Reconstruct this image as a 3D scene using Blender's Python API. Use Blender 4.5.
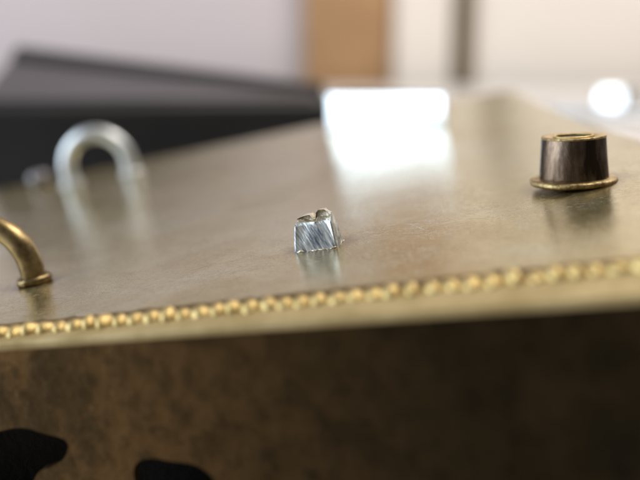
# Close-up of the corner of a tarnished brass case.  1 Blender unit = 1 cm.
import bpy, bmesh, math, random
from mathutils import Vector, Matrix, noise
random.seed(7)
for o in list(bpy.data.objects):
    bpy.data.objects.remove(o, do_unlink=True)
SC = bpy.context.scene
SC.unit_settings.scale_length = 0.01

# ------------------------------------------------------------------ camera
PITCH = math.radians(12.5)
CAM_Z = 1.0
cam_d = bpy.data.cameras.new('camera')
cam = bpy.data.objects.new('camera', cam_d)
SC.collection.objects.link(cam)
cam.location = (0, 0, CAM_Z)
cam.rotation_euler = (math.radians(90) - PITCH, 0, 0)
cam_d.sensor_width = 36
cam_d.lens = 45
cam_d.clip_start = 0.05
cam_d.clip_end = 1000
cam_d.dof.use_dof = True
cam_d.dof.focus_distance = 4.42
cam_d.dof.aperture_fstop = 0.255
SC.camera = cam

# ------------------------------------------------------------------ room light
W = bpy.data.worlds.new('World')
SC.world = W
W.use_nodes = True
W.node_tree.nodes['Background'].inputs[0].default_value = (1.0, 0.92, 0.82, 1)
W.node_tree.nodes['Background'].inputs[1].default_value = 0.14

def area_lamp(name, loc, target, sx, sy, radiance, col):
    d = bpy.data.lights.new(name, 'AREA')
    d.shape = 'RECTANGLE'; d.size = sx; d.size_y = sy
    d.energy = radiance * math.pi * sx * sy
    d.color = col
    o = bpy.data.objects.new(name, d)
    SC.collection.objects.link(o)
    o.location = loc
    o.rotation_euler = (Vector(target) - Vector(loc)).to_track_quat('-Z', 'Y').to_euler()
    return o
area_lamp('window_light', (-120, 4, 36), (0, 12, 0), 125, 95, 4.6, (0.80, 0.91, 1.0))
area_lamp('wall_fill', (45, 50, 100), (10, 118, 20), 70, 50, 9.5, (1.0, 0.93, 0.86))  # unseen fill light, added to brighten the back wall
area_lamp('overhead_fill', (35, 10, 120), (0, 30, 0), 40, 40, 8.0, (1.0, 0.91, 0.74))  # added overhead fill, no such lamp in view

SC.view_settings.view_transform = 'Standard'
SC.view_settings.look = 'None'
SC.view_settings.exposure = 0
SC.view_settings.gamma = 1
SC.cycles.use_denoising = True
SC.cycles.max_bounces = 8

# ------------------------------------------------------------------ the case leans 11 degrees to the left:
# CASE turns coordinates of its top face (z = 0) into the room's
TILT = math.radians(11)
fwd = Vector((0, math.cos(PITCH), -math.sin(PITCH)))
CASE = (Matrix.Translation((0, 0, CAM_Z)) @ Matrix.Rotation(-TILT, 4, fwd)
        @ Matrix.Translation((0, 0, -CAM_Z)))
TABLE_Z = -2.2

def table_drop(x, y):
    """z on the case axes at which the point under (x, y) meets the table"""
    a = (CASE @ Vector((x, y, 0))).z
    b = (CASE @ Vector((x, y, -1))).z
    return -(a - TABLE_Z) / (a - b)

# ------------------------------------------------------------------ helpers
def link(name, me, mat=None, parent=None):
    o = bpy.data.objects.new(name, me)
    SC.collection.objects.link(o)
    if mat is not None and not me.materials:
        me.materials.append(mat)
    if parent is not None:
        o.parent = parent
    return o

def from_bm(name, bm, mat, parent=None, smooth=False):
    bmesh.ops.recalc_face_normals(bm, faces=bm.faces)
    me = bpy.data.meshes.new(name)
    bm.to_mesh(me); bm.free()
    if smooth:
        for p in me.polygons: p.use_smooth = True
    return link(name, me, mat, parent)

def tag(o, label=None, cat=None, group=None, kind=None):
    if label: o['label'] = label
    if cat: o['category'] = cat
    if group: o['group'] = group
    if kind: o['kind'] = kind
    return o

def bevel(o, w, seg=3, angle=30):
    m = o.modifiers.new('bevel', 'BEVEL'); m.width = w; m.segments = seg
    m.limit_method = 'ANGLE'; m.angle_limit = math.radians(angle)
    for p in o.data.polygons: p.use_smooth = True
    return o

def box_bm(x0, x1, y0, y1, z0, z1):
    bm = bmesh.new()
    bmesh.ops.create_cube(bm, size=1)
    for v in bm.verts:
        v.co = Vector((x0 + (v.co.x + .5) * (x1 - x0), y0 + (v.co.y + .5) * (y1 - y0), z0 + (v.co.z + .5) * (z1 - z0)))
    return bm

def hexa(bottom, top):
    bm = bmesh.new()
    b = [bm.verts.new(p) for p in bottom]; t = [bm.verts.new(p) for p in top]
    bm.faces.new(b[::-1]); bm.faces.new(t)
    n = len(b)
    for i in range(n):
        bm.faces.new((b[i], b[(i + 1) % n], t[(i + 1) % n], t[i]))
    return bm

def tube_bm(pts, rad, seg=20, cap=True):
    """tube through points; rad is a number or one per point"""
    bm = bmesh.new(); rings = []
    pts = [Vector(p) for p in pts]
    ref = None
    for i, p in enumerate(pts):
        a = pts[max(i - 1, 0)]; b = pts[min(i + 1, len(pts) - 1)]
        t = (b - a).normalized()
        if ref is None:
            ref = t.cross(Vector((0.3, 1, 0.1))).normalized()
        ref = (ref - t * ref.dot(t)).normalized()
        s = t.cross(ref)
        r = rad[i] if hasattr(rad, '__len__') else rad
        rings.append([bm.verts.new(p + (ref * math.cos(2 * math.pi * k / seg) + s * math.sin(2 * math.pi * k / seg)) * r) for k in range(seg)])
    for i in range(len(rings) - 1):
        for k in range(seg):
            bm.faces.new((rings[i][k], rings[i][(k + 1) % seg], rings[i + 1][(k + 1) % seg], rings[i + 1][k]))
    if cap:
        bm.faces.new(rings[0][::-1]); bm.faces.new(rings[-1])
    return bm

def lathe_bm(prof, seg=64, closed=False, wobble=0.0, sd=0.0):
    """revolve (r, z) profile; wobble makes the outline a little uneven"""
    bm = bmesh.new(); rings = []
    for r, z in prof:
        ring = []
        for k in range(seg):
            a = 2 * math.pi * k / seg
            w = 1 + wobble * noise.noise(Vector((math.cos(a) * 2.2, math.sin(a) * 2.2, z * 14 + sd)))
            dz = wobble * 0.10 * noise.noise(Vector((math.cos(a) * 3, math.sin(a) * 3, sd + 9)))
            ring.append(bm.verts.new((r * w * math.cos(a), r * w * math.sin(a), z + dz)))
        rings.append(ring)
    n = len(rings)
    for i in range(n if closed else n - 1):
        A = rings[i]; B = rings[(i + 1) % n]
        for k in range(seg):
            bm.faces.new((A[k], A[(k + 1) % seg], B[(k + 1) % seg], B[k]))
    if not closed:
        for ring in (rings[0], rings[-1]):
            bm.faces.new(ring)
    return bm

# ------------------------------------------------------------------ materials
def new_mat(name):
    m = bpy.data.materials.new(name); m.use_nodes = True
    nt = m.node_tree
    return m, nt, nt.nodes['Principled BSDF']

def N(nt, kind, **kw):
    n = nt.nodes.new(kind)
    for k, v in kw.items():
        if k in n.inputs.keys(): n.inputs[k].default_value = v
        else: setattr(n, k, v)
    return n

def noise_tex(nt, scale, detail=4, rough=0.55, stretch=None, rot=0.0, dist=0.0):
    tc = N(nt, 'ShaderNodeTexCoord')
    mp = N(nt, 'ShaderNodeMapping')
    mp.inputs['Rotation'].default_value = rot if hasattr(rot, '__len__') else (0, 0, rot)
    nt.links.new(tc.outputs['Object'], mp.inputs['Vector'])
    if stretch:
        m2 = N(nt, 'ShaderNodeMapping'); m2.inputs['Scale'].default_value = stretch
        nt.links.new(mp.outputs[0], m2.inputs['Vector']); mp = m2
    n = N(nt, 'ShaderNodeTexNoise', Scale=scale, Detail=detail, Roughness=rough, Distortion=dist)
    nt.links.new(mp.outputs[0], n.inputs['Vector'])
    return n.outputs[0]

def ramp(nt, src, stops):
    r = N(nt, 'ShaderNodeValToRGB')
    el = r.color_ramp.elements
    while len(el) < len(stops): el.new(0.5)
    for e, (p, c) in zip(el, stops):
        e.position = p
        e.color = (c, c, c, 1) if not hasattr(c, '__len__') else (*c, 1)
    nt.links.new(src, r.inputs[0])
    return r.outputs[0]

def mix(nt, fac, a, b, mode='MIX'):
    m = N(nt, 'ShaderNodeMix', data_type='RGBA', blend_type=mode)
    for sock, v in ((m.inputs[0], fac), (m.inputs[6], a), (m.inputs[7], b)):
        if hasattr(v, 'is_output'): nt.links.new(v, sock)
        elif hasattr(v, '__len__'): sock.default_value = (*v, 1)
        else: sock.default_value = v
    return m.outputs[2]

def math_n(nt, op, a, b):
    m = N(nt, 'ShaderNodeMath', operation=op)
    for s, v in zip(m.inputs, (a, b)):
        if hasattr(v, 'is_output'): nt.links.new(v, s)
        else: s.default_value = v
    return m.outputs[0]

def bump(nt, h, strength, dist, normal=None):
    b = N(nt, 'ShaderNodeBump', Strength=strength, Distance=dist)
    nt.links.new(h, b.inputs['Height'])
    if normal is not None: nt.links.new(normal, b.inputs['Normal'])
    return b.outputs[0]

def plate_material():
    m, nt, P = new_mat('worn_nickel_brass')
    L = nt.links.new
    cloud = noise_tex(nt, 1.1, 5, 0.6, dist=0.6)
    blot = noise_tex(nt, 7, 6, 0.65, dist=0.4)
    fine = noise_tex(nt, 60, 6, 0.7)
    tan = ramp(nt, cloud, [(0.38, (0.55, 0.50, 0.335)), (0.50, (0.53, 0.455, 0.245)), (0.62, (0.41, 0.32, 0.125))])
    c = mix(nt, ramp(nt, blot, [(0.42, 0.0), (0.68, 0.6)]), tan, (0.40, 0.31, 0.15))
    c = mix(nt, ramp(nt, fine, [(0.46, 0.0), (0.72, 0.85)]), c, (0.27, 0.21, 0.12))
    pits = noise_tex(nt, 26, 3, 0.6)
    pit = ramp(nt, pits, [(0.735, 0.0), (0.76, 1.0)])
    c = mix(nt, pit, c, (0.16, 0.11, 0.07))
    grit = noise_tex(nt, 38, 5, 0.72, (0.6, 1.4, 1), math.radians(17))
    dirt = math_n(nt, 'MULTIPLY', ramp(nt, grit, [(0.47, 0.0), (0.66, 1.0)]), ramp(nt, noise_tex(nt, 3.0, 4, 0.6), [(0.35, 0.25), (0.65, 0.9)]))
    c = mix(nt, math_n(nt, 'MULTIPLY', dirt, 0.8), c, (0.30, 0.24, 0.15))
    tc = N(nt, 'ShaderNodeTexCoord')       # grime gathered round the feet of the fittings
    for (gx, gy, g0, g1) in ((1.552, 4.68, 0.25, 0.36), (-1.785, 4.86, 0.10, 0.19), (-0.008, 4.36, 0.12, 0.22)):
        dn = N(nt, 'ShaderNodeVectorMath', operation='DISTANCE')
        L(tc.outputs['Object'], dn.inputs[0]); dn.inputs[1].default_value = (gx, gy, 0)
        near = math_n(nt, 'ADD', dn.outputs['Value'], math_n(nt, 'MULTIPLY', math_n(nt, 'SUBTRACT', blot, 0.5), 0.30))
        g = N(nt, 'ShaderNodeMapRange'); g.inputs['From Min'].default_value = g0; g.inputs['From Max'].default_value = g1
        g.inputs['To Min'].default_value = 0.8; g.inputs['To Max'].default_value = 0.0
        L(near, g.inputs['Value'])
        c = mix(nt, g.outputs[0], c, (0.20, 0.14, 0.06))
    L(c, P.inputs['Base Color'])
    L(ramp(nt, dirt, [(0.0, 0.80), (1.0, 0.15)]), P.inputs['Metallic'])
    r = ramp(nt, blot, [(0.3, 0.05), (0.7, 0.12)])
    r = math_n(nt, 'ADD', r, math_n(nt, 'MULTIPLY', dirt, 0.42))
    L(r, P.inputs['Roughness'])
    scr = noise_tex(nt, 14, 5, 0.7, (0.5, 12, 1), math.radians(17))
    n1 = bump(nt, noise_tex(nt, 2.0, 3, 0.5), 1.0, 0.0025)
    n2 = bump(nt, scr, 0.5, 0.0008, n1)
    n3 = bump(nt, fine, 0.6, 0.0011, n2)
    n4 = bump(nt, math_n(nt, 'SUBTRACT', 1.0, pit), 0.6, 0.004, n3)
    for rot_, th in ((35, 0.70), (-28, 0.71), (80, 0.715)):     # sparse handling scratches
        sc_ = noise_tex(nt, 9, 2, 0.5, (0.35, 9, 1), math.radians(rot_), 0.3)
        n4 = bump(nt, ramp(nt, sc_, [(th - 0.02, 1.0), (th + 0.01, 0.0)]), 0.4, 0.002, n4)
    L(n4, P.inputs['Normal'])
    return m

def metal(name, c0, c1, rough, scale=12, spread=0.12, bump_d=0.002, metallic=1.0, fine=90, cut=(0.4, 0.65), stretch=None, rot=0):
    m, nt, P = new_mat(name)
    L = nt.links.new
    a = noise_tex(nt, scale, 5, 0.6, stretch, rot)
    L(mix(nt, ramp(nt, a, [(cut[0], 0.0), (cut[1], 1.0)]), c0, c1), P.inputs['Base Color'])
    P.inputs['Metallic'].default_value = metallic
    L(ramp(nt, a, [(0.3, rough), (0.7, rough + spread)]), P.inputs['Roughness'])
    L(bump(nt, noise_tex(nt, fine, 4, 0.65, stretch, rot), 0.7, bump_d), P.inputs['Normal'])
    return m

def patina_material():
    m, nt, P = new_mat('dark_brown_patina')
    L = nt.links.new
    big = noise_tex(nt, 1.6, 5, 0.6, dist=0.5)
    mid = noise_tex(nt, 9, 5, 0.65)
    spk = noise_tex(nt, 20, 3, 0.6)
    c = mix(nt, ramp(nt, big, [(0.38, 0.0), (0.62, 1.0)]), (0.075, 0.045, 0.015), (0.24, 0.132, 0.046))
    c = mix(nt, ramp(nt, mid, [(0.45, 0.0), (0.75, 0.8)]), c, (0.045, 0.030, 0.012))
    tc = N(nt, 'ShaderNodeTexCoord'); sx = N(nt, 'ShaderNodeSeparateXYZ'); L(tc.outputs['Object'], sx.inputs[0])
    patina_shade = math_n(nt, 'ADD', math_n(nt, 'MULTIPLY', sx.outputs[0], 0.28), math_n(nt, 'MULTIPLY', big, 1.1))  # patina noise, plus weaker light on the right painted in as darkening
    c = mix(nt, ramp(nt, patina_shade, [(0.12, 0.0), (0.66, 0.88)]), c, (0.010, 0.008, 0.003))
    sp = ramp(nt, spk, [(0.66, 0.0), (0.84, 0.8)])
    sp = math_n(nt, 'MULTIPLY', sp, ramp(nt, patina_shade, [(0.12, 1.0), (0.50, 0.1)]))
    c = mix(nt, sp, c, (0.36, 0.22, 0.09))
    L(c, P.inputs['Base Color'])
    P.inputs['Metallic'].default_value = 0.85
    L(ramp(nt, mid, [(0.3, 0.42), (0.7, 0.7)]), P.inputs['Roughness'])
    n1 = bump(nt, mid, 0.7, 0.02)
    L(bump(nt, spk, 0.5, 0.006, n1), P.inputs['Normal'])
    return m

def plain(name, col, rough=0.6, metallic=0.0, var=0.12, scale=0.3, bump_d=0.05, coat=0.0):
    m, nt, P = new_mat(name)
    a = noise_tex(nt, scale, 4, 0.6)
    c = mix(nt, ramp(nt, a, [(0.3, 0.0), (0.7, 1.0)]), tuple(x * (1 - var) for x in col), tuple(min(1, x * (1 + var * .5)) for x in col))
    nt.links.new(c, P.inputs['Base Color'])
    P.inputs['Roughness'].default_value = rough
    P.inputs['Metallic'].default_value = metallic
    P.inputs['Coat Weight'].default_value = coat
    P.inputs['Coat Roughness'].default_value = 0.15
    nt.links.new(bump(nt, noise_tex(nt, scale * 8, 4, 0.6), 0.2, bump_d), P.inputs['Normal'])
    return m

M_plate = plate_material()
M_bead = metal('rubbed_brass', (0.76, 0.60, 0.28), (0.54, 0.40, 0.17), 0.36, 9, 0.14, 0.004)
M_band = metal('grey_brass_band', (0.56, 0.45, 0.245), (0.42, 0.32, 0.15), 0.58, 3.5, 0.14, 0.003, fine=45, metallic=0.7)
M_bead_refl = plain('dark_bead_reflection', (0.22, 0.15, 0.06), 0.5, 0.7, 0.4, 8, 0.004)
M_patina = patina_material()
M_black = plain('black_inside', (0.012, 0.009, 0.006), 0.9, 0, 0.2, 2)
M_loop = metal('old_brass_wire', (0.40, 0.30, 0.15), (0.15, 0.105, 0.05), 0.30, 9, 0.12, 0.002)
M_silver = metal('bright_nickel_wire', (0.90, 0.95, 1.0), (0.84, 0.90, 0.96), 0.30, 4, 0.1, 0.002, metallic=0.8)
M_stud = metal('dull_nickel', (0.34, 0.33, 0.36), (0.28, 0.27, 0.29), 0.5, 4, 0.1, 0.002)
M_bush = metal('brown_oxidised_steel', (0.24, 0.175, 0.13), (0.045, 0.033, 0.025), 0.20, 7, 0.12, 0.002, cut=(0.38, 0.6), stretch=(2.2, 2.2, 0.5))
M_gold = metal('bright_brass_edge', (0.92, 0.72, 0.38), (0.62, 0.46, 0.22), 0.2, 14, 0.15, 0.004, fine=60)
M_dull = metal('dull_brass_edge', (0.56, 0.43, 0.22), (0.26, 0.18, 0.09), 0.30, 22, 0.2, 0.012, fine=44)
M_lug = metal('filed_steel', (0.92, 0.97, 1.0), (0.15, 0.19, 0.26), 0.30, 10, 0.12, 0.007, fine=14, stretch=(4, 1.0, 0.8), rot=(0, math.radians(28), 0), metallic=0.75)
M_burr = metal('torn_metal', (0.90, 0.84, 0.70), (0.55, 0.48, 0.36), 0.3, 22, 0.2, 0.014, fine=34, metallic=0.8)
M_block = plain('bright_polished_metal', (0.72, 0.76, 0.80), 0.27, 1.0, 0.02, 1.0, 0.002)

# ------------------------------------------------------------------ brass case
case = bpy.data.objects.new('metal_case', None)
SC.collection.objects.link(case)
case.matrix_world = CASE
tag(case, 'worn brass case with beaded front edge, wire loops and a bushing on top', 'metal case')

B0 = Vector((-1.651, 3.86)); B1 = Vector((1.21, 2.982))     # bead row, and outer edge of the band
E0 = Vector((-1.53, 3.66)); E1 = Vector((1.011, 2.72))
def on_line(a, b, x):
    t = (x - a.x) / (b.x - a.x)
    return Vector((x, a.y + t * (b.y - a.y)))
ed = (B1 - B0).normalized(); en = Vector((-ed.y, ed.x))
XL, XR = -3.3, 2.12
bl, br = on_line(B0, B1, XL), on_line(B0, B1, XR)
el, er = on_line(E0, E1, XL + 0.15), on_line(E0, E1, XR - 0.06)
pl, pr = bl + en * 0.058, br + en * 0.058
def plate_z(y):
    """the sheet curls up very slightly towards its far edge"""
    return 0.006 * max(0.0, y - 6.5) ** 2
back = [Vector((-4.25, 10.84)), Vector((-4.111, 10.864)), Vector((-1.938, 11.052)), Vector((0.309, 11.244)), Vector((2.75, 10.99)), Vector((2.93, 10.90))]
def back_at(u):
    x = back[0].x + u * (back[-1].x - back[0].x)
    for a, b in zip(back, back[1:]):
        if x <= b.x + 1e-6:
            return on_line(a, b, x)
    return back[-1].copy()
NU, NV = 60, 90
bm = bmesh.new(); layers = []
for dz in (0.0, -0.08):
    rows = []
    for jv in range(NV + 1):
        t = jv / NV; row = []
        for iu in range(NU + 1):
            u = iu / NU
            p = pl.lerp(pr, u).lerp(back_at(u), t)
            row.append(bm.verts.new((p.x, p.y, plate_z(p.y) + dz)))
        rows.append(row)
    layers.append(rows)
for rows in layers:
    for jv in range(NV):
        for iu in range(NU):
            bm.faces.new((rows[jv][iu], rows[jv][iu + 1], rows[jv + 1][iu + 1], rows[jv + 1][iu]))
T, Bt = layers
for iu in range(NU):
    for jv in (0, NV):
        bm.faces.new((T[jv][iu], T[jv][iu + 1], Bt[jv][iu + 1], Bt[jv][iu]))
for jv in range(NV):
    for iu in (0, NU):
        bm.faces.new((T[jv][iu], T[jv + 1][iu], Bt[jv + 1][iu], Bt[jv][iu]))
top = bevel(from_bm('top_plate', bm, M_plate, case), 0.010, 3, 50)

outline = [pl, pr, back[-1], back[4], back[3], back[2], back[1], back[0]]
def slab(name, pts, z1, mat, parent):
    bot = [(p.x, p.y, table_drop(p.x, p.y)) for p in pts]
    return from_bm(name, hexa(bot, [(p.x, p.y, z1) for p in pts]), mat, parent)
c_in = sum(outline, Vector((0, 0))) / len(outline)
inner = [p + (c_in - p).normalized() * 0.12 for p in outline]
inner[0] = pl + en * 0.25; inner[1] = pr + en * 0.25 - ed * 0.1
slab('body', inner, -0.083, M_black, case)
# side wall strip along the right edge
rp = [pr, pr.lerp(back[-1], .33), pr.lerp(back[-1], .66), back[-1]]
rq = [p + Vector((-0.09, 0)) for p in rp]
bm = bmesh.new(); cols = []
for p in rp:
    for q in (p, p + Vector((-0.09, 0))):
        cols.append((bm.verts.new((q.x, q.y, plate_z(p.y) - 0.083)), bm.verts.new((q.x, q.y, table_drop(q.x, q.y)))))
for k in range(3):
    a, b, c, d = cols[2 * k], cols[2 * k + 2], cols[2 * k + 3], cols[2 * k + 1]
    for m_, n_ in ((a, b), (d, c)): bm.faces.new((m_[0], n_[0], n_[1], m_[1]))
    bm.faces.new((a[0], b[0], c[0], d[0])); bm.faces.new((a[1], b[1], c[1], d[1]))
for a, d in ((cols[0], cols[1]), (cols[6], cols[7])): bm.faces.new((a[0], d[0], d[1], a[1]))
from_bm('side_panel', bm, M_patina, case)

# groove floor under the beads, band in front of them with a rolled outer edge
bm = bmesh.new(); n_st = 90; secs = []
for i in range(n_st + 1):
    t = i / n_st
    b = bl.lerp(br, t); e = el.lerp(er, t)
    d = (e - b)
    j = 0.006 * noise.noise(Vector((t * 22, 0, 0))); j2 = 0.004 * noise.noise(Vector((t * 30, 5, 0)))
    prof = [(-0.056 / max(d.length, .1), -0.075), (-0.056 / d.length, -0.030), (0.10, -0.014), (0.16, -0.006 + j2), (0.24, -0.004 + j2), (0.84, -0.012 + j2),
            (0.94, -0.014 + j2), (0.985, -0.018), (1.0, -0.028), (0.998, -0.050), (0.97, -0.056), (0.90, -0.060), (-0.056 / d.length, -0.080)]
    secs.append([bm.verts.new((b.x + d.x * (u + (j if u > .8 else 0)), b.y + d.y * (u + (j if u > .8 else 0)), z)) for u, z in prof])
for i in range(n_st):
    A, B = secs[i], secs[i + 1]
    for k in range(len(A)):
        bm.faces.new((A[k], A[(k + 1) % len(A)], B[(k + 1) % len(A)], B[k]))
bm.faces.new(secs[0]); bm.faces.new(secs[-1])
from_bm('edge_band', bm, M_band, case, True)
# dark strip behind the beads, painted as their reflection in the plate
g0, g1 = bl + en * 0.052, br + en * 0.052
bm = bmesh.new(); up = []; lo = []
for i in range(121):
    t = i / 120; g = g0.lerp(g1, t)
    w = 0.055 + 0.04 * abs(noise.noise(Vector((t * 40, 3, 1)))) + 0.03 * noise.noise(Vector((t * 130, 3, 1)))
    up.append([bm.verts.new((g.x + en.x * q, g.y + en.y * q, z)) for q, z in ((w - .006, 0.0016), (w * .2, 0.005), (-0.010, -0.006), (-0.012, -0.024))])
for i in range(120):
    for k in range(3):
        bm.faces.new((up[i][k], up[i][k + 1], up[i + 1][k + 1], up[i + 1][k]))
tag(from_bm('bead_reflection', bm, M_bead_refl, case, True), 'dark strip painted as the reflection of the beads in the plate')

# beads, one by one
bead_me = []
for s in range(4):
    bm = bmesh.new()
    bmesh.ops.create_uvsphere(bm, u_segments=14, v_segments=9, radius=1)
    for v in bm.verts:
        w = 1 + 0.16 * noise.noise(v.co * 1.4 + Vector((s * 7, 0, 0)))
        v.co = Vector((v.co.x * 0.0450, v.co.y * 0.070, v.co.z * 0.048)) * w
    me = bpy.data.meshes.new('bead'); bm.to_mesh(me); bm.free()
    for p in me.polygons: p.use_smooth = True
    me.materials.append(M_bead); bead_me.append(me)
L_ = (br - bl).length; s = 0.04; ang = math.atan2(ed.y, ed.x)
i = 0
while s < L_ - 0.03:
    o = link('bead', bead_me[random.randrange(4)], None, case)
    p = bl + ed * s - en * 0.035
    o.location = (p.x, p.y, -0.012 + random.uniform(-.006, .005))
    o.rotation_euler = (random.uniform(-.1, .1), random.uniform(-.12, .12), ang + random.uniform(-.12, .12) + 0.35)
    k = random.uniform(.88, 1.10)
    o.scale = (k, random.uniform(.85, 1.12), random.uniform(.8, 1.1))
    s += 0.0815 + random.uniform(-.006, .006)

# front panel, standing just inside the band's edge, with two ragged openings
fo = 0.03
f0 = el - (el - bl).normalized() * fo; f1 = er - (er - br).normalized() * fo
fdir = (f1 - f0).normalized(); fn = Vector((-fdir.y, fdir.x))
FL = (f1 - f0).length
def panel_pt(s, z, depth=0.0):
    p = f0 + fdir * s + fn * depth
    return Vector((p.x, p.y, z))
HOLES = [[(1.129, -0.495), (1.453, -0.492), (1.651, -0.454), (1.786, -0.501), (1.922, -0.537), (1.869, -0.633), (1.769, -0.686), (1.682, -0.696), (1.597, -0.808), (1.413, -0.981), (0.993, -1.047)], [(2.234, -0.671), (2.342, -0.636), (2.453, -0.663), (2.576, -0.675), (2.651, -0.748), (2.665, -0.861), (2.564, -1.02), (2.181, -1.027), (2.218, -0.809)]]
zb0 = table_drop(f0.x, f0.y); zb1 = table_drop(f1.x, f1.y)
bm = bmesh.new()
def loop(pts):
    vs = [bm.verts.new(panel_pt(s_, z_)) for s_, z_ in pts]
    return [bm.edges.new((vs[k], vs[(k + 1) % len(vs)])) for k in range(len(vs))]
n = 40
outer = [(FL * k / n, -0.056) for k in range(n + 1)] + [(FL * (1 - k / n), zb1 + (zb0 - zb1) * k / n) for k in range(n + 1)]
edges = loop(outer)
def soften(pts, rounds=2):
    for _ in range(rounds):
        out = []
        for a, b in zip(pts, pts[1:] + pts[:1]):
            out += [(a[0] * .75 + b[0] * .25, a[1] * .75 + b[1] * .25), (a[0] * .25 + b[0] * .75, a[1] * .25 + b[1] * .75)]
        pts = out
    return pts
for h in map(soften, HOLES):
    edges += loop(h)
bmesh.ops.triangle_fill(bm, use_beauty=True, use_dissolve=False, edges=edges)
r = bmesh.ops.extrude_face_region(bm, geom=bm.faces[:])
for v in [g for g in r['geom'] if isinstance(g, bmesh.types.BMVert)]:
    v.co += Vector((fn.x, fn.y, 0)) * 0.05
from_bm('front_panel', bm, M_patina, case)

# wire loops
def wire_loop(foot_a, foot_b, height, rad, mat, collar_mat, collar_h, label, lean=0.0):
    a, b = Vector(foot_a), Vector(foot_b)
    c = (a + b) / 2; h = (b - a) / 2
    side = Vector((-h.y, h.x)).normalized() * lean
    pts = []
    r_ = h.length; straight = max(height - r_, 0.0)
    for k in range(4): pts.append((a.x, a.y, -0.02 + (straight + 0.02) * k / 4))
    for k in range(37):
        t = math.pi * k / 36
        u = -math.cos(t); z = math.sin(t) * min(r_, height)
        pts.append((c.x + h.x * u, c.y + h.y * u, straight + z))
    for k in range(3, -1, -1): pts.append((b.x, b.y, -0.02 + (straight + 0.02) * k / 4))
    pts = [(x + side.x * max(z, 0), y + side.y * max(z, 0), z) for x, y, z in pts]
    rads = [rad * (1 + 0.05 * noise.noise(Vector((q[0] * 6, q[1] * 6, q[2] * 6)))) for q in pts]
    o = from_bm('wire_loop', tube_bm(pts, rads, 24), mat, case, True)
    o.location.z = plate_z(a.y)
    tag(o, label)
    for f in (a, b):
        prof = [(rad * 0.9, 0.001), (rad * 1.35, 0.001), (rad * 1.47, collar_h * .3), (rad * 1.47, collar_h * .6), (rad * 1.3, collar_h * .95), (rad * 0.9, collar_h)]
        cm = lathe_bm(prof, 40, True, 0.06, f.x)
        for v in cm.verts: v.co += Vector((f.x, f.y, 0))
        k = from_bm('collar', cm, collar_mat, o, True)
    return o
wire_loop((-2.40, 5.03), (-1.785, 4.86), 0.41, 0.074, M_loop, M_loop, 0.05, 'aged brass wire loop standing near the beaded front edge', 0.05)
wire_loop((-2.90, 10.00), (-2.12, 9.90), 0.57, 0.092, M_silver, M_silver, 0.05, 'bright silvery wire loop at the back of the top')

# small slotted lug: a filed, tapered steel post with a cleft in its crown
lug_c = Vector((-0.008, 4.36)); lug_a = math.radians(-19)
prof = [(-0.124, -0.01), (-0.120, 0.05), (-0.110, 0.11), (-0.103, 0.140), (-0.094, 0.172), (-0.050, 0.188), (-0.016, 0.188), (0.000, 0.160), (0.014, 0.157),
        (0.022, 0.192), (0.042, 0.210), (0.076, 0.208), (0.104, 0.176), (0.113, 0.11), (0.121, 0.05), (0.130, -0.01)]
bm = bmesh.new(); depths = [-1.0, -0.93, -0.62, -0.45, 0.1, 0.6, 0.9, 1.0]
rings = []
for dy in depths:
    ring = []
    for x, z in prof:
        k = 1 if dy < 0 else 1 - 0.10 * dy
        yy = dy * 0.085 + max(z, 0) * (0.22 if dy < 0 else -0.15)
        lim = {-1.0: 0.138, -0.93: 0.150, -0.62: 0.168, -0.45: 0.20, 1.0: 0.15, 0.9: 0.19}.get(dy, 9)
        if dy == -0.62 and -0.02 < x < 0.02: lim = 0.152
        if dy == -1.0: k = 0.94
        v = Vector((x * k, yy, min(z, lim)))
        v += Vector((0, 1, 0.3)) * 0.008 * noise.noise(v * 24) + Vector((1, 0, 0)) * 0.006 * noise.noise(v * 19 + Vector((4, 4, 4)))
        ring.append(bm.verts.new(v))
    rings.append(ring)
for A, B in zip(rings, rings[1:]):
    for k in range(len(A)):
        bm.faces.new((A[k], A[(k + 1) % len(A)], B[(k + 1) % len(A)], B[k]))
f1_ = bm.faces.new(rings[0]); f2_ = bm.faces.new(rings[-1])
bmesh.ops.triangulate(bm, faces=[f1_, f2_])
lug = from_bm('slotted_lug', bm, M_lug, case)
lug.data.materials.append(M_burr)
for p_ in lug.data.polygons:
    if p_.center.z > 0.146 and p_.normal.z > 0.25: p_.material_index = 1
lug.location = (lug_c.x, lug_c.y, 0); lug.rotation_euler = (0, 0, lug_a)
bevel(lug, 0.012, 3, 30)
sd_ = lug.modifiers.new('round', 'SUBSURF'); sd_.levels = 1; sd_.render_levels = 2
tag(lug, 'small filed steel post with a cleft top in the middle of the plate')
# burr of bright metal thrown up round the foot of the lug
bm = bmesh.new()
pts = []; rr = []
for k in range(49):
    t = k / 48
    a = 2 * math.pi * t
    x = 0.124 * max(-1, min(1, 1.3 * math.cos(a))); y = 0.088 * max(-1, min(1, 1.3 * math.sin(a)))
    q_ = noise.noise(Vector((x * 55, y * 55, 2)))
    pts.append((x, y, -0.001 + 0.014 * q_)); rr.append((0.004 if x < .1 else 0.001) + 0.013 * abs(noise.noise(Vector((x * 47, y * 47, 6)))))
bm.free()
burr = from_bm('burr', tube_bm(pts, rr, 10), M_burr, lug, True)

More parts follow.
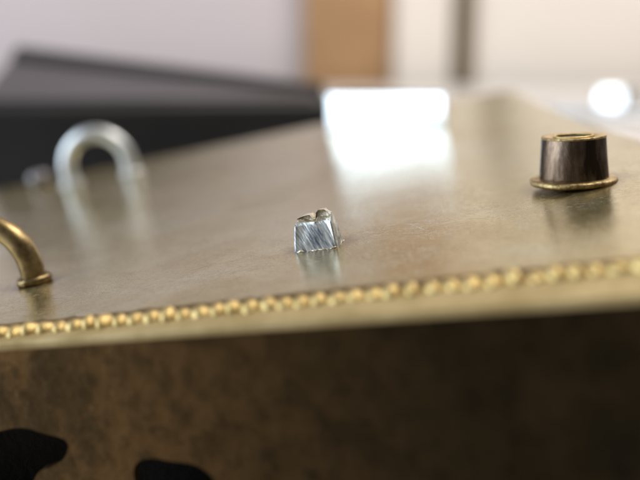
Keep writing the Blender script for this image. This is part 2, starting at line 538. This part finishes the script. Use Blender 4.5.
# round bushing with a flange ring and a drilled top
bx, by = 1.552, 4.68
h = 0.282
prof = [(0.201, 0.0), (0.199, 0.05), (0.192, 0.15), (0.1845, h - 0.012), (0.181, h - 0.004)]
bush = from_bm('bushing', lathe_bm(prof, 96, False, 0.02, 3), M_bush, case, True)
bush.location = (bx, by, 0.006); bush.rotation_euler = (math.radians(0), math.radians(7), 0)
tag(bush, 'round brown steel bushing standing on a brass ring')
rim = from_bm('rim', lathe_bm([(0.1850, h - 0.007), (0.1855, h - 0.002), (0.181, h + 0.004), (0.150, h + 0.002), (0.118, h - 0.002), (0.112, h - 0.01), (0.108, h - 0.03), (0.17, h - 0.03)], 96, True, 0.02, 3), M_dull, bush, True)
bore = from_bm('bore', lathe_bm([(0.1, h + 0.0005), (0.106, h - 0.001), (0.118, h - 0.003), (0.118, h + 0.004), (0.112, h + 0.008), (0.102, h + 0.007)], 64, True, 0.02, 8), M_bead, bush, True)
flange = from_bm('flange', lathe_bm([(0.185, 0.004), (0.238, -0.002), (0.250, 0.005), (0.255, 0.018), (0.250, 0.030), (0.238, 0.036), (0.215, 0.034), (0.185, 0.046)], 96, True, 0.045, 5), M_dull, bush, True)

# pale stud far back on the left
stud = from_bm('stud', lathe_bm([(0.14, 0.0), (0.14, 0.11), (0.12, 0.16), (0.07, 0.18)], 32), M_stud, case, True)
stud.location = (-3.45, 10.55, plate_z(10.55))
tag(stud, 'small pale stud beside the silvery loop')

# ------------------------------------------------------------------ white block standing on the case
blk = bpy.data.objects.new('glaring_block', None)
SC.collection.objects.link(blk)
p0 = Vector((0.35, 10.22)); p1 = Vector((1.61, 8.87)); dd = (p1 - p0).normalized(); nn = Vector((-dd.y, dd.x))
blk.matrix_world = CASE @ Matrix.Translation((p0.x, p0.y, plate_z(p0.y))) @ Matrix.Rotation(math.atan2(dd.y, dd.x), 4, 'Z')
LL = (p1 - p0).length
bb = from_bm('block_body', hexa([(0, 0, 0), (LL, 0, -0.045), (LL - .42, .45, -0.03), (0.05, .45, 0)], [(0.0, 0.115, 0.49), (LL, 0.085, 0.31), (LL - .4, .45, 0.31), (0.05, .45, 0.49)]), M_block, blk)
bevel(bb, 0.02, 4)
tag(blk, 'small white glaring metal block standing on the far half of the brass top', 'block')

# ------------------------------------------------------------------ things behind the case
M_box = plain('black_plastic', (0.026, 0.027, 0.031), 0.55, 0, 0.2, 1.0, 0.01)
M_gloss = plain('grey_gloss_top', (0.085, 0.08, 0.095), 0.34, 0, 0.15, 0.6, 0.004)
bxr = bpy.data.objects.new('black_case', None)
SC.collection.objects.link(bxr)
bxr.location = (-3, 15, TABLE_Z)
def rel(p): return Vector(p) - Vector((-3, 15, TABLE_Z))
BOX = {'fl': (-5.75, 13.3, 0.25), 'fr': (0.222, 15.0, 0.271), 'br': (0.118, 16.0, 0.475), 'bl': (-6.15, 16.6, 1.22)}
b = BOX
body = from_bm('case_body', hexa([rel((*b['fl'][:2], TABLE_Z)), rel((*b['fr'][:2], TABLE_Z)), rel((*b['br'][:2], TABLE_Z)), rel((*b['bl'][:2], TABLE_Z))],
                                 [rel(b['fl']), rel(b['fr']), rel(b['br']), rel(b['bl'])]), M_box, bxr)
bevel(body, 0.12, 4)
fl, fr, bk_r, bk_l = [Vector(b[k]) for k in ('fl', 'fr', 'br', 'bl')]
def inset(u, v):   # u along, v from front to back, on the sloping lid
    return (fl.lerp(fr, u)).lerp(bk_l.lerp(bk_r, u), v)
nrm = (fr - fl).cross(bk_l - fl).normalized()
q = [inset(.01, .10), inset(.94, .15), inset(.96, .78), inset(.01, .80)]
lid = from_bm('lid_panel', hexa([rel(p + nrm * 0.003) for p in q], [rel(p + nrm * 0.04) for p in q]), M_gloss, bxr)
q = [inset(.01, .82), inset(.99, .70), inset(.99, 1.0), inset(.01, 1.0)]
lip = from_bm('lid_ridge', hexa([rel(p - nrm * 0.05) for p in q], [rel(p + nrm * 0.12) for p in q]), M_box, bxr)
tag(bxr, 'black wedge shaped case with a grey glossy lid behind the brass top on the left', 'case')

# steel dish with a polished knob, far right
M_dish = plain('brushed_steel', (0.62, 0.68, 0.76), 0.28, 1.0, 0.08, 0.5, 0.01)
M_knob = plain('polished_steel', (0.95, 0.96, 0.98), 0.12, 1.0, 0.02, 0.5, 0.001)
dish = bpy.data.objects.new('steel_lid', None); SC.collection.objects.link(dish)
dish.location = (19.1, 52, TABLE_Z)
from_bm('lid_disc', lathe_bm([(5.6, 0.0), (6.1, 0.1), (6.2, 0.3), (5.9, 0.45), (3.0, 0.6), (0.6, 0.65)], 64), M_dish, dish, True)
k = from_bm('knob', lathe_bm([(1.45, 0.35), (1.5, 0.5), (1.34, 1.5), (0.9, 1.7), (0.3, 1.75)], 6), M_knob, dish)
k.rotation_euler = (0, 0, math.radians(18))
tag(dish, 'shallow round steel lid with a white glinting faceted knob at the far right', 'lid')

# table, wall and the door far behind
M_table = plain('pale_table_top', (0.70, 0.67, 0.66), 0.35, 0, 0.05, 0.05, 0.01)
t = from_bm('table_top', box_bm(-90, 110, -30, 112, TABLE_Z - 2.5, TABLE_Z), M_table)
tag(t, kind='structure')
M_wall = plain('lilac_grey_wall', (0.60, 0.54, 0.565), 0.8, 0, 0.05, 0.02, 0.05)
w = from_bm('wall', box_bm(-200, 200, 118.2, 126, -80, 150), M_wall)
tag(w, kind='structure')

M_wood = plain('orange_brown_wood', (0.42, 0.245, 0.12), 0.5, 0, 0.25, 0.12, 0.02)
M_dark = plain('dark_brown_wood', (0.16, 0.12, 0.07), 0.6, 0, 0.2, 0.2, 0.02)
M_cream = plain('cream_paint', (0.86, 0.80, 0.74), 0.45, 0, 0.04, 0.05, 0.01)
def upright(name, x0, x1, y0, y1, z0, z1, mat, label, cat):
    o = bevel(from_bm(name, box_bm(x0, x1, y0, y1, z0, z1), mat), 0.3)
    return tag(o, label, cat)
Y = 115.0
def wx(px): return (px - 320) / 800.0 * Y * 1.03
upright('wooden_post', wx(304), wx(386), Y, Y + 4, -78, 140, M_wood, 'broad orange brown wooden upright against the wall', 'wooden post')
upright('pale_panel', wx(389), wx(446), Y + 1, Y + 4, -78, 140, M_cream, 'narrow pale panel between the orange wood and the dark strip', 'panel')
upright('dark_strip', wx(448), wx(464), Y, Y + 4.5, -78, 140, M_dark, 'thin dark brown upright strip beside the white door', 'strip')
upright('white_door', wx(466), wx(860), Y + 1, Y + 4, -78, 140, M_cream, 'wide cream white door filling the right background', 'door')  # cream colour also carries the brighter light on the right of the wall
